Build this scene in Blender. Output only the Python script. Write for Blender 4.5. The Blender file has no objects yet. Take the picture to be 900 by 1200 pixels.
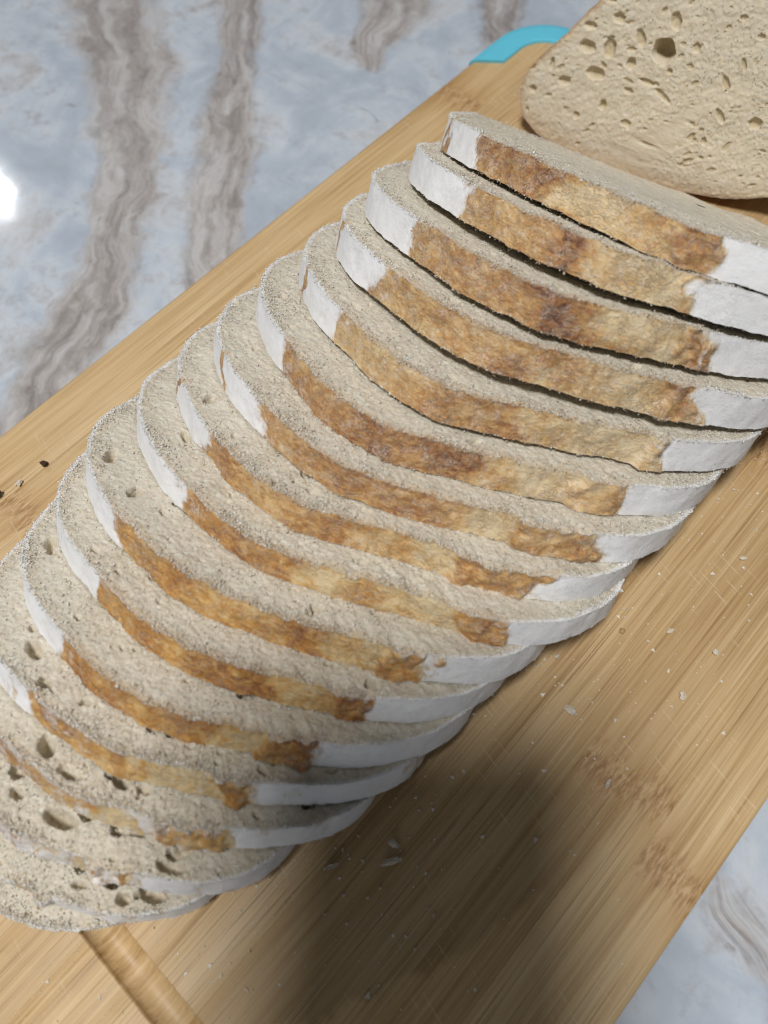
import bpy, math, random
import numpy as np
from mathutils import Matrix, Vector

# ------------------------------------------------------------------ camera, world, lamps, exposure
scene = bpy.context.scene
H = 0.25                                   # height of the lens above the board, metres
C_RIGHT = Vector((0.734304, 0.677715, -0.038728))
C_UP = Vector((-0.604717, 0.678998, 0.416268))
C_FWD = Vector((-0.308408, 0.282248, -0.908417))
cam_d = bpy.data.cameras.new('camera')
cam = bpy.data.objects.new('camera', cam_d)
scene.collection.objects.link(cam)
m = Matrix((C_RIGHT, C_UP, -C_FWD)).transposed().to_4x4()
m.translation = Vector((0, 0, H))
cam.matrix_world = m
cam_d.sensor_fit = 'VERTICAL'
cam_d.sensor_height = 36.0
cam_d.lens = 36.0 * 880 / 1200
cam_d.clip_start = 0.003
cam_d.clip_end = 50
cam_d.dof.use_dof = True
cam_d.dof.focus_distance = 0.262
cam_d.dof.aperture_fstop = cam_d.lens / 3.3
scene.camera = cam

world = bpy.data.worlds.new('World')
scene.world = world
world.use_nodes = True
bg = world.node_tree.nodes['Background']
bg.inputs[0].default_value = (0.88, 0.94, 1.0, 1)
bg.inputs[1].default_value = 0.085

def lamp(name, loc, size, power, col, aim):
    d = bpy.data.lights.new(name, 'AREA')
    d.shape = 'DISK'; d.size = size; d.energy = power; d.color = col
    o = bpy.data.objects.new(name, d)
    scene.collection.objects.link(o)
    o.location = loc
    o.rotation_euler = (Vector(aim) - Vector(loc)).to_track_quat('-Z', 'Y').to_euler()
    return o
# ceiling downlights of the kitchen: one over the board, one further left that mirrors in the stone
lamp('ceiling_lamp', (-0.04, -0.27, 1.50), 0.32, 22.0, (1.0, 0.98, 0.95), (-0.04, -0.27, 0))
lamp('ceiling_lamp', (-2.397, 0.545, 1.50), 0.10, 12.0, (0.95, 0.97, 1.0), (-2.397, 0.545, 0))
# added unseen fill behind the photographer, brightens the half loaf's face and crusts
w = lamp('fill_light', (0.9, -2.3, 1.05), 1.3, 4.5, (0.90, 0.95, 1.0), (-0.1, 0.1, 0.05))

vs = scene.view_settings
vs.view_transform = 'Standard'; vs.look = 'None'; vs.exposure = 0.0; vs.gamma = 1.0
vs.use_curve_mapping = False
scene.render.engine = 'CYCLES'
scene.cycles.max_bounces = 5
scene.cycles.adaptive_threshold = 0.012
scene.cycles.filter_width = 1.15
scene.cycles.use_denoising = True
scene.cycles.sample_clamp_indirect = 3.0

# ------------------------------------------------------------------ helpers
COL = scene.collection
rng = np.random.RandomState(7)
NT = 48
_tab = rng.rand(NT, NT, NT).astype(np.float32)

def vnoise(p):
    """smooth value noise, -1..1, p is (n,3)"""
    p = np.asarray(p, dtype=np.float64)
    i = np.floor(p).astype(np.int64); f = p - i
    f = f * f * (3 - 2 * f)
    a = i % NT; b = (i + 1) % NT
    x0, y0, z0 = a.T; x1, y1, z1 = b.T
    fx, fy, fz = f.T
    c = lambda x, y, z: _tab[x, y, z]
    l = lambda q, w, t: q + (w - q) * t
    r = l(l(l(c(x0, y0, z0), c(x1, y0, z0), fx), l(c(x0, y1, z0), c(x1, y1, z0), fx), fy),
          l(l(c(x0, y0, z1), c(x1, y0, z1), fx), l(c(x0, y1, z1), c(x1, y1, z1), fx), fy), fz)
    return r * 2 - 1

def fbm(p, octaves=3, gain=0.5):
    p = np.asarray(p, dtype=np.float64)
    s = 0; amp = 1.0; tot = 0
    for k in range(octaves):
        s = s + amp * vnoise(p * (2.03 ** k) + 17.3 * k); tot += amp; amp *= gain
    return s / tot

def sstep(a, b, x):
    t = np.clip((x - a) / (b - a), 0, 1)
    return t * t * (3 - 2 * t)

def mesh_obj(name, verts, faces, mat, parent=None, smooth=True):
    me = bpy.data.meshes.new(name)
    verts = np.asarray(verts, dtype=np.float32)
    if isinstance(faces, np.ndarray):
        k = faces.shape[1]; n = len(faces)
        me.vertices.add(len(verts)); me.vertices.foreach_set('co', verts.ravel())
        me.loops.add(n * k); me.loops.foreach_set('vertex_index', faces.astype(np.int32).ravel())
        me.polygons.add(n)
        me.polygons.foreach_set('loop_start', np.arange(n, dtype=np.int32) * k)
        me.polygons.foreach_set('loop_total', np.full(n, k, dtype=np.int32))
        me.update(calc_edges=True)
    else:
        me.from_pydata([tuple(v) for v in verts.tolist()], [], faces)
    me.validate()
    me.polygons.foreach_set('use_smooth', np.full(len(me.polygons), smooth))
    me.materials.append(mat)
    o = bpy.data.objects.new(name, me)
    COL.objects.link(o)
    if parent is not None: o.parent = parent
    return o

def put_attr(o, name, arr):
    arr = np.asarray(arr, dtype=np.float32)
    if arr.ndim == 1:
        a = o.data.attributes.new(name, 'FLOAT', 'POINT'); a.data.foreach_set('value', arr)
    elif arr.shape[1] == 3:
        a = o.data.attributes.new(name, 'FLOAT_VECTOR', 'POINT'); a.data.foreach_set('vector', arr.ravel())
    else:
        a = o.data.attributes.new(name, 'FLOAT_COLOR', 'POINT'); a.data.foreach_set('color', arr.ravel())

def thing(name, label, cat, loc=(0, 0, 0), rot=(0, 0, 0), group=None):
    o = bpy.data.objects.new(name, None)
    o.empty_display_size = 0.02
    COL.objects.link(o)
    o.location = loc; o.rotation_euler = rot
    o['label'] = label; o['category'] = cat
    if group: o['group'] = group
    return o

def grid_faces(rows, cols, wrap=False):
    r = np.arange(rows - 1)[:, None]; c = np.arange(cols if wrap else cols - 1)[None, :]
    a = r * cols + c; b = r * cols + (c + 1) % cols
    return np.stack([a, b, b + cols, a + cols], -1).reshape(-1, 4)

# ------------------------------------------------------------------ node helper
class NB:
    def __init__(self, name):
        self.mat = bpy.data.materials.new(name); self.mat.use_nodes = True
        self.t = self.mat.node_tree; self.t.nodes.clear()
        self.out = self.t.nodes.new('ShaderNodeOutputMaterial')
        self.b = self.t.nodes.new('ShaderNodeBsdfPrincipled')
        self.t.links.new(self.b.outputs[0], self.out.inputs[0])
    def n(self, kind, **kw):
        o = self.t.nodes.new(kind)
        for k, v in kw.items(): setattr(o, k, v)
        return o
    def set(self, sock, v):
        if hasattr(v, 'is_output') or isinstance(v, bpy.types.NodeSocket): self.t.links.new(v, sock)
        else:
            if isinstance(v, (tuple, list)) and len(v) == 3 and sock.type == 'RGBA': v = (*v, 1)
            sock.default_value = v
    def attr(self, name, kind='GEOMETRY'):
        return self.n('ShaderNodeAttribute', attribute_name=name, attribute_type=kind)
    def math(self, op, a, b=0.0, c=None, clamp=False):
        o = self.n('ShaderNodeMath', operation=op, use_clamp=clamp)
        self.set(o.inputs[0], a); self.set(o.inputs[1], b)
        if c is not None: self.set(o.inputs[2], c)
        return o.outputs[0]
    def vmul(self, v, s):
        o = self.n('ShaderNodeVectorMath', operation='MULTIPLY')
        self.set(o.inputs[0], v); o.inputs[1].default_value = s
        return o.outputs[0]
    def noise(self, vec, scale, detail=3, rough=0.55, dist=0.0):
        o = self.n('ShaderNodeTexNoise')
        self.set(o.inputs['Vector'], vec)
        o.inputs['Scale'].default_value = scale; o.inputs['Detail'].default_value = detail
        o.inputs['Roughness'].default_value = rough; o.inputs['Distortion'].default_value = dist
        return o.outputs[0]
    def voronoi(self, vec, scale, feature='F1'):
        o = self.n('ShaderNodeTexVoronoi', feature=feature)
        self.set(o.inputs['Vector'], vec); o.inputs['Scale'].default_value = scale
        return o.outputs[0]
    def ramp(self, f, stops, interp='LINEAR'):
        o = self.n('ShaderNodeValToRGB'); cr = o.color_ramp; cr.interpolation = interp
        while len(cr.elements) < len(stops): cr.elements.new(0.5)
        for e, (p, c) in zip(cr.elements, stops):
            e.position = p
            e.color = (*c, 1) if isinstance(c, (tuple, list)) else (c, c, c, 1)
        self.set(o.inputs[0], f)
        return o.outputs[0]
    def mix(self, f, a, b, blend='MIX'):
        o = self.n('ShaderNodeMix', data_type='RGBA', blend_type=blend)
        self.set(o.inputs[0], f); self.set(o.inputs[6], a); self.set(o.inputs[7], b)
        return o.outputs[2]
    def bump(self, hgt, strength, dist, normal=None):
        o = self.n('ShaderNodeBump'); o.inputs['Strength'].default_value = strength
        o.inputs['Distance'].default_value = dist
        self.set(o.inputs['Height'], hgt)
        if normal is not None: self.set(o.inputs['Normal'], normal)
        return o.outputs[0]
    def done(self, color, rough, normal=None, spec=0.5, **kw):
        self.set(self.b.inputs['Base Color'], color); self.set(self.b.inputs['Roughness'], rough)
        self.b.inputs['Specular IOR Level'].default_value = spec
        if normal is not None: self.set(self.b.inputs['Normal'], normal)
        for k, v in kw.items(): self.set(self.b.inputs[k], v)
        return self.mat
    def sep(self, col):
        o = self.n('ShaderNodeSeparateColor'); self.set(o.inputs[0], col)
        return o.outputs
    def geo(self):
        return self.n('ShaderNodeTexCoord').outputs['Object']

# ------------------------------------------------------------------ materials
def mat_crust():
    b = NB('bread_crust')
    z = b.sep(b.attr('zone').outputs['Color']); lp = b.attr('loaf').outputs['Vector']
    flour, toast, gold = z[0], z[1], z[2]
    # the crust is stretched and torn: flakes run slantwise over the loaf
    rot = b.n('ShaderNodeVectorRotate', rotation_type='Y_AXIS'); b.set(rot.inputs['Vector'], lp); rot.inputs['Angle'].default_value = 0.0
    sk = b.n('ShaderNodeMapping'); b.set(sk.inputs['Vector'], lp); sk.inputs['Rotation'].default_value = (0.0, 0.0, 0.55); sk.inputs['Scale'].default_value = (0.66, 1.15, 0.8)
    lq = sk.outputs[0]
    n0 = b.noise(lp, 95, 3, 0.6, 0.8)
    n1 = b.noise(lq, 300, 5, 0.66, 1.4)
    n2 = b.noise(lq, 1100, 3, 0.6, 0.8)
    n3 = b.noise(lp, 1500, 2, 0.5)
    amt = b.math('MULTIPLY_ADD', toast, 1.5, 0.6)
    t = b.math('ADD', toast, b.math('MULTIPLY', b.math('SUBTRACT', n1, 0.5), amt))
    t = b.math('ADD', t, b.math('MULTIPLY', b.math('SUBTRACT', n2, 0.5), 0.60))
    t = b.math('ADD', t, b.math('MULTIPLY', b.math('SUBTRACT', n0, 0.5), 0.60))
    col = b.ramp(t, [(0.0, (0.76, 0.62, 0.40)), (0.20, (0.71, 0.51, 0.27)), (0.38, (0.61, 0.37, 0.155)),
                     (0.56, (0.48, 0.25, 0.100)), (0.80, (0.31, 0.135, 0.056)), (1.0, (0.12, 0.045, 0.026))])
    colg = b.ramp(t, [(0.0, (0.74, 0.60, 0.36)), (0.20, (0.70, 0.47, 0.20)), (0.38, (0.60, 0.33, 0.095)),
                     (0.56, (0.47, 0.215, 0.050)), (0.78, (0.30, 0.115, 0.032)), (1.0, (0.12, 0.040, 0.018))])
    col = b.mix(gold, col, colg)
    # pale torn flakes standing up from the crust
    rg = b.math('ABSOLUTE', b.math('SUBTRACT', b.noise(lq, 520, 3, 0.6, 1.0), 0.5))
    fk = b.math('MULTIPLY', b.ramp(rg, [(0.0, 1.0), (0.040, 0.0)]), b.ramp(n0, [(0.38, 0.15), (0.60, 0.9)]))
    col = b.mix(b.math('MULTIPLY', fk, 0.75), col, (0.74, 0.61, 0.45))
    dust = b.math('MULTIPLY', b.ramp(n3, [(0.42, 0.0), (0.68, 0.8)]), b.ramp(b.noise(lp, 210, 3), [(0.46, 0.0), (0.66, 0.9)]))
    dust = b.math('MULTIPLY', dust, b.ramp(gold, [(0.0, 1.0), (1.0, 0.35)]))
    col = b.mix(dust, col, (0.74, 0.67, 0.61))
    f1 = b.noise(lp, 420, 5, 0.7); f2 = b.noise(lp, 120, 3, 0.6)
    fl = b.math('ADD', flour, b.math('MULTIPLY', b.math('SUBTRACT', f1, 0.5), 0.80))
    fl = b.math('ADD', fl, b.math('MULTIPLY', b.math('SUBTRACT', f2, 0.50), 0.60))
    crk = b.ramp(b.math('ABSOLUTE', b.math('SUBTRACT', b.noise(b.vmul(lp, (1.0, 0.35, 1.0)), 170, 3, 0.6, 0.5), 0.5)), [(0.0, 1.0), (0.012, 0.0)])
    fl = b.math('SUBTRACT', fl, b.math('MULTIPLY', crk, 0.22))
    flm = b.ramp(fl, [(0.28, 0.0), (0.50, 0.75), (0.74, 1.0)])
    fcol = b.ramp(b.noise(lp, 260, 4, 0.65), [(0.22, (0.77, 0.755, 0.74)), (0.40, (0.845, 0.845, 0.855)), (0.75, (0.875, 0.88, 0.90))])
    col = b.mix(flm, col, fcol)
    hgt = b.math('ADD', b.math('MULTIPLY', n1, 0.8), b.math('MULTIPLY', n2, 0.5))
    hgt = b.math('ADD', hgt, b.math('MULTIPLY', fk, 0.35))
    amp = b.math('MULTIPLY', hgt, b.ramp(flm, [(0, 1.0), (1, 0.26)]))
    nb = b.bump(amp, 0.9, 0.0009)
    nb = b.bump(n3, 0.30, 0.0003, nb)
    rgh = b.ramp(flm, [(0, 0.52), (1, 0.92)])
    return b.done(col, rgh, nb, 0.35)

def mat_crumb(name='bread_crumb', warm=0.0):
    b = NB(name)
    z = b.sep(b.attr('zone').outputs['Color']); lp = b.attr('loaf').outputs['Vector']
    rim, toast, depth = z[0], z[1], z[2]
    n1 = b.noise(lp, 180, 3, 0.6)
    n2 = b.noise(lp, 1100, 3, 0.65)
    v1 = b.voronoi(lp, 620)
    base = b.ramp(n1, [(0.25, (0.54 + .15 * warm, 0.485 + .115 * warm, 0.385 + .075 * warm)), (0.5, (0.615 + .135 * warm, 0.56 + .11 * warm, 0.46 + .065 * warm)), (0.75, (0.675 + .105 * warm, 0.625 + .085 * warm, 0.525 + .06 * warm))])
    # pale dry grains torn up by the knife
    gr = b.ramp(n2, [(0.50, 0.0), (0.66, 1.0)])
    base = b.mix(b.math('MULTIPLY', gr, 0.6 - 0.35 * warm), base, (0.79, 0.76, 0.69))
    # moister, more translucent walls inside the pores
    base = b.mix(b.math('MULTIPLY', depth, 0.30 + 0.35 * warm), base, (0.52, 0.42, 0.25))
    crust = b.ramp(toast, [(0.0, (0.64, 0.50, 0.31)), (0.5, (0.56, 0.36, 0.19)), (1.0, (0.42, 0.22, 0.10))])
    rm = b.math('MULTIPLY', rim, b.ramp(b.noise(lp, 500, 3), [(0.3, 0.35), (0.7, 1.0)]))
    base = b.mix(b.math('MULTIPLY', rm, 0.8), base, crust)
    base = b.mix(b.math('MULTIPLY', b.attr('floury').outputs['Fac'], b.ramp(n2, [(0.3, 0.6), (0.6, 1.0)])), base, (0.83, 0.83, 0.84))
    hgt = b.math('ADD', n2, b.math('MULTIPLY', v1, 1.1))
    nb = b.bump(hgt, 0.6 - 0.3 * warm, 0.0005)
    nb = b.bump(b.noise(lp, 330, 3, 0.6), 0.22 - 0.1 * warm, 0.0008, nb)
    return b.done(base, 0.85, nb, 0.2, **{'Subsurface Weight': 0.30, 'Subsurface Radius': (1.0, 0.62, 0.35), 'Subsurface Scale': 0.0013})

def mat_granule():
    b = NB('crumb_grains')
    t = b.attr('tone').outputs['Fac']
    col = b.ramp(t, [(0.0, (0.46, 0.30, 0.15)), (0.18, (0.60, 0.48, 0.34)), (0.45, (0.65, 0.59, 0.49)), (0.8, (0.73, 0.69, 0.61)), (1.0, (0.84, 0.83, 0.80))])
    return b.done(col, 0.95, None, 0.1)

def mat_bamboo():
    b = NB('bamboo')
    oc = b.geo()
    rnd = b.attr('strip_tone', 'OBJECT').outputs['Fac']
    ny = b.attr('node_y', 'OBJECT').outputs['Fac']
    off = b.n('ShaderNodeVectorMath', operation='ADD'); b.set(off.inputs[0], oc)
    comb = b.n('ShaderNodeCombineXYZ'); b.set(comb.inputs[1], b.math('MULTIPLY', rnd, 7.3)); b.set(comb.inputs[2], b.math('MULTIPLY', rnd, 3.1))
    b.set(off.inputs[1], comb.outputs[0]); p = off.outputs[0]
    sep = b.n('ShaderNodeSeparateXYZ'); b.set(sep.inputs[0], oc)
    fib = b.noise(b.vmul(p, (1.0, 0.014, 0.3)), 1250, 3, 0.6)
    fib2 = b.noise(b.vmul(p, (1.0, 0.035, 0.3)), 330, 3, 0.6)
    wide = b.noise(b.vmul(p, (1.0, 0.08, 0.3)), 70, 2, 0.5)
    t = b.math('ADD', b.math('MULTIPLY', fib, 0.42), b.math('MULTIPLY', fib2, 0.38))
    t = b.math('ADD', t, b.math('MULTIPLY', wide, 0.20))
    col = b.ramp(t, [(0.28, (0.25, 0.143, 0.060)), (0.40, (0.42, 0.278, 0.132)), (0.50, (0.535, 0.378, 0.198)), (0.64, (0.625, 0.475, 0.28))])
    ln = b.noise(b.vmul(p, (1.0, 0.009, 0.2)), 2300, 2, 0.5)
    lm = b.math('MULTIPLY', b.ramp(ln, [(0.33, 1.0), (0.42, 0.0)]), b.ramp(wide, [(0.38, 0.15), (0.6, 1.0)]))
    col = b.mix(b.math('MULTIPLY', lm, 0.62), col, (0.23, 0.125, 0.055))
    tone = b.ramp(rnd, [(0.0, (0.86, 0.80, 0.72)), (0.5, (1.0, 0.98, 0.95)), (1.0, (1.08, 1.05, 1.0))])
    col = b.mix(1.0, col, tone, 'MULTIPLY')
    # culm node: mottled brown band across the strip
    wob = b.math('MULTIPLY', b.math('SUBTRACT', b.noise(b.vmul(p, (1, 0.10, 1)), 900, 3, 0.65), 0.5), 0.020)
    dy = b.math('ABSOLUTE', b.math('ADD', b.math('SUBTRACT', sep.outputs[1], ny), wob))
    band = b.ramp(b.math('DIVIDE', dy, 0.012), [(0.0, 1.0), (0.30, 0.85), (0.55, 0.15), (1.0, 0.0)])
    mot = b.noise(b.vmul(p, (1.0, 0.22, 1)), 1100, 3, 0.65)
    ncol = b.ramp(mot, [(0.34, (0.15, 0.065, 0.024)), (0.48, (0.38, 0.21, 0.085)), (0.62, (0.62, 0.46, 0.28))])
    wide_b = b.ramp(b.math('DIVIDE', dy, 0.020), [(0.0, 0.55), (0.5, 0.25), (1.0, 0.0)])
    col = b.mix(wide_b, col, b.mix(1.0, col, (0.80, 0.66, 0.48), 'MULTIPLY'))
    col = b.mix(b.math('MULTIPLY', band, 0.55), col, ncol)
    # pale knife scratches across the grain
    rot = b.n('ShaderNodeVectorRotate', rotation_type='Z_AXIS'); b.set(rot.inputs['Vector'], oc); rot.inputs['Angle'].default_value = 0.22
    sc = b.noise(b.vmul(rot.outputs[0], (0.05, 1.0, 1)), 1500, 1, 0.4)
    msk = b.ramp(b.noise(oc, 38, 2), [(0.50, 0.0), (0.62, 1.0)])
    scm = b.math('MULTIPLY', b.ramp(sc, [(0.69, 0.0), (0.73, 1.0)]), msk)
    col = b.mix(b.math('MULTIPLY', scm, 0.5), col, (0.72, 0.60, 0.42))
    hgt = b.math('ADD', fib, b.math('MULTIPLY', band, mot))
    nb = b.bump(hgt, 0.35, 0.0004)
    nb = b.bump(scm, 0.3, 0.0002, nb)
    rgh = b.ramp(fib2, [(0.3, 0.40), (0.7, 0.56)])
    return b.done(col, rgh, nb, 0.40)

def mat_stone():
    b = NB('polished_stone')
    oc = b.geo()
    vein = b.attr('vein').outputs['Fac']; across = b.attr('across').outputs['Fac']; along = b.attr('along').outputs['Fac']
    cmb = b.n('ShaderNodeCombineXYZ'); b.set(cmb.inputs[0], across); b.set(cmb.inputs[1], b.math('MULTIPLY', along, 6.0)); 
    warp = b.n('ShaderNodeVectorMath', operation='ADD'); b.set(warp.inputs[0], cmb.outputs[0])
    nz = b.n('ShaderNodeTexNoise'); b.set(nz.inputs['Vector'], oc); nz.inputs['Scale'].default_value = 24; nz.inputs['Detail'].default_value = 4
    wv = b.n('ShaderNodeVectorMath', operation='SCALE'); b.set(wv.inputs[0], nz.outputs['Color']); wv.inputs['Scale'].default_value = 1.9
    b.set(warp.inputs[1], wv.outputs[0])
    streak = b.noise(warp.outputs[0], 1.9, 5, 0.62)
    cl = b.noise(oc, 22, 5, 0.62, 0.6); cl2 = b.noise(oc, 130, 4, 0.65)
    base = b.ramp(cl, [(0.28, (0.36, 0.41, 0.48)), (0.46, (0.44, 0.495, 0.575)), (0.60, (0.56, 0.605, 0.665)), (0.8, (0.50, 0.525, 0.57))])
    base = b.mix(b.math('MULTIPLY', b.ramp(cl2, [(0.52, 0.0), (0.72, 1.0)]), 0.45), base, (0.36, 0.39, 0.44))
    vm = b.math('ADD', vein, b.math('MULTIPLY', b.math('SUBTRACT', cl2, 0.5), 0.8))
    vm = b.math('ADD', vm, b.math('MULTIPLY', b.math('SUBTRACT', cl, 0.5), 1.6))
    vm = b.ramp(vm, [(0.05, 0.0), (0.35, 0.45), (0.75, 0.88)])
    vcol = b.ramp(streak, [(0.28, (0.17, 0.14, 0.125)), (0.40, (0.28, 0.245, 0.225)), (0.52, (0.40, 0.365, 0.345)), (0.66, (0.52, 0.50, 0.495)), (0.80, (0.32, 0.285, 0.265))])
    col = b.mix(vm, base, vcol)
    dark = b.ramp(b.noise(oc, 60, 4, 0.7, 1.0), [(0.66, 0.0), (0.74, 1.0)])
    col = b.mix(b.math('MULTIPLY', dark, 0.45), col, (0.17, 0.15, 0.15))
    return b.done(col, b.ramp(cl2, [(0.3, 0.05), (0.7, 0.08)]), None, 0.5)

def mat_plain(name, col, rough, spec=0.5, bump=None, metal=0.0):
    b = NB(name)
    oc = b.geo()
    c = b.mix(b.ramp(b.noise(oc, 90, 3), [(0.35, 0.0), (0.7, 0.22)]), col, tuple(k * 0.82 for k in col))
    nb = b.bump(b.noise(oc, bump[0], 3), 0.4, bump[1]) if bump else None
    return b.done(c, rough, nb, spec, Metallic=metal)

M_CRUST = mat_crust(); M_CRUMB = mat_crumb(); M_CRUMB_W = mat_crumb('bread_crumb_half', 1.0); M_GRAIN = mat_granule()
M_BAMBOO = mat_bamboo(); M_STONE = mat_stone()
M_TEAL = mat_plain('turquoise_silicone', (0.13, 0.56, 0.74), 0.45, 0.4, (900, 0.0001))
M_BLACK = mat_plain('black_glass', (0.015, 0.015, 0.017), 0.12)
M_GREY = mat_plain('grey_metal', (0.10, 0.10, 0.11), 0.35)

# ------------------------------------------------------------------ countertop
ZC = -0.0190
VEINS = [
  [(-0.475, 0.251, 0.0237), (-0.408, 0.201, 0.0207), (-0.357, 0.169, 0.0194), (-0.315, 0.138, 0.0134), (-0.284, 0.105, 0.0134), (-0.262, 0.069, 0.0144), (-0.244, 0.036, 0.0128), (-0.232, 0.011, 0.0104), (-0.215, -0.026, 0.0099), (-0.199, -0.061, 0.0094), (-0.16, -0.2, 0.012), (-0.1, -0.5, 0.012)],
  [(-0.56, 0.43, 0.014), (-0.41, 0.303, 0.0126), (-0.344, 0.235, 0.0115), (-0.302, 0.19, 0.0122), (-0.267, 0.157, 0.013), (-0.236, 0.125, 0.011), (-0.214, 0.098, 0.0093), (-0.198, 0.064, 0.0089)],
  [(-0.48, 0.50, 0.02), (-0.347, 0.376, 0.0208), (-0.306, 0.324, 0.0188), (-0.291, 0.297, 0.0129), (-0.274, 0.275, 0.0052)],
  [(-0.42, 0.55, 0.015), (-0.282, 0.406, 0.0129), (-0.249, 0.36, 0.0107), (-0.237, 0.331, 0.0052)],
  [(0.02, 0.2, 0.003), (0.048, 0.081, 0.0020), (0.075, 0.064, 0.0022), (0.09, 0.052, 0.003), (0.104, 0.04, 0.003), (0.12, 0.033, 0.003), (0.3, -0.1, 0.005)],
]
def build_counter():
    def axis(lo, hi, a, b, fine, coarse):
        return np.concatenate([np.arange(a, lo, coarse), np.arange(lo, hi, fine), np.arange(hi, b + 1e-6, coarse)])
    xs = axis(-0.60, 0.30, -1.0, 1.0, 0.004, 0.05); ys = axis(-0.30, 0.60, -1.0, 1.2, 0.004, 0.05)
    X, Y = np.meshgrid(xs, ys)
    p = np.stack([X.ravel(), Y.ravel()], 1)
    wp = np.c_[p, np.zeros(len(p))]
    q = p + 0.012 * np.stack([fbm(wp * 28 + 3, 3), fbm(wp * 28 + 40, 3)], 1)
    best = np.full(len(p), -9.0); acr = np.zeros(len(p)); alg = np.zeros(len(p))
    for vi, V in enumerate(VEINS):
        run = 0.0
        for (x0, y0, w0), (x1, y1, w1) in zip(V[:-1], V[1:]):
            d = np.array([x1 - x0, y1 - y0]); L = np.hypot(*d); d = d / L
            r = q - [x0, y0]; t = np.clip(r @ d, 0, L); w = w0 + (w1 - w0) * t / L
            s = (r - t[:, None] * d) @ np.array([-d[1], d[0]])
            dist = np.linalg.norm(r - t[:, None] * d, axis=1)
            v = (1 - dist / w) * (0.25 if vi == 4 else 1.0) - (0.12 if vi == 4 else 0.0)
            k = v > best
            best[k] = v[k]; acr[k] = (s / w)[k] + vi * 3.7; alg[k] = (run + t)[k]
            run += L
    vein = np.clip(0.5 + best * 1.2, 0, 1)
    o = mesh_obj('countertop', np.c_[p, np.full(len(p), ZC)], grid_faces(len(ys), len(xs)), M_STONE)
    o['kind'] = 'structure'
    o['label'] = 'polished bluish white stone counter with brown veins'
    put_attr(o, 'vein', vein); put_attr(o, 'across', acr); put_attr(o, 'along', alg)
build_counter()

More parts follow.
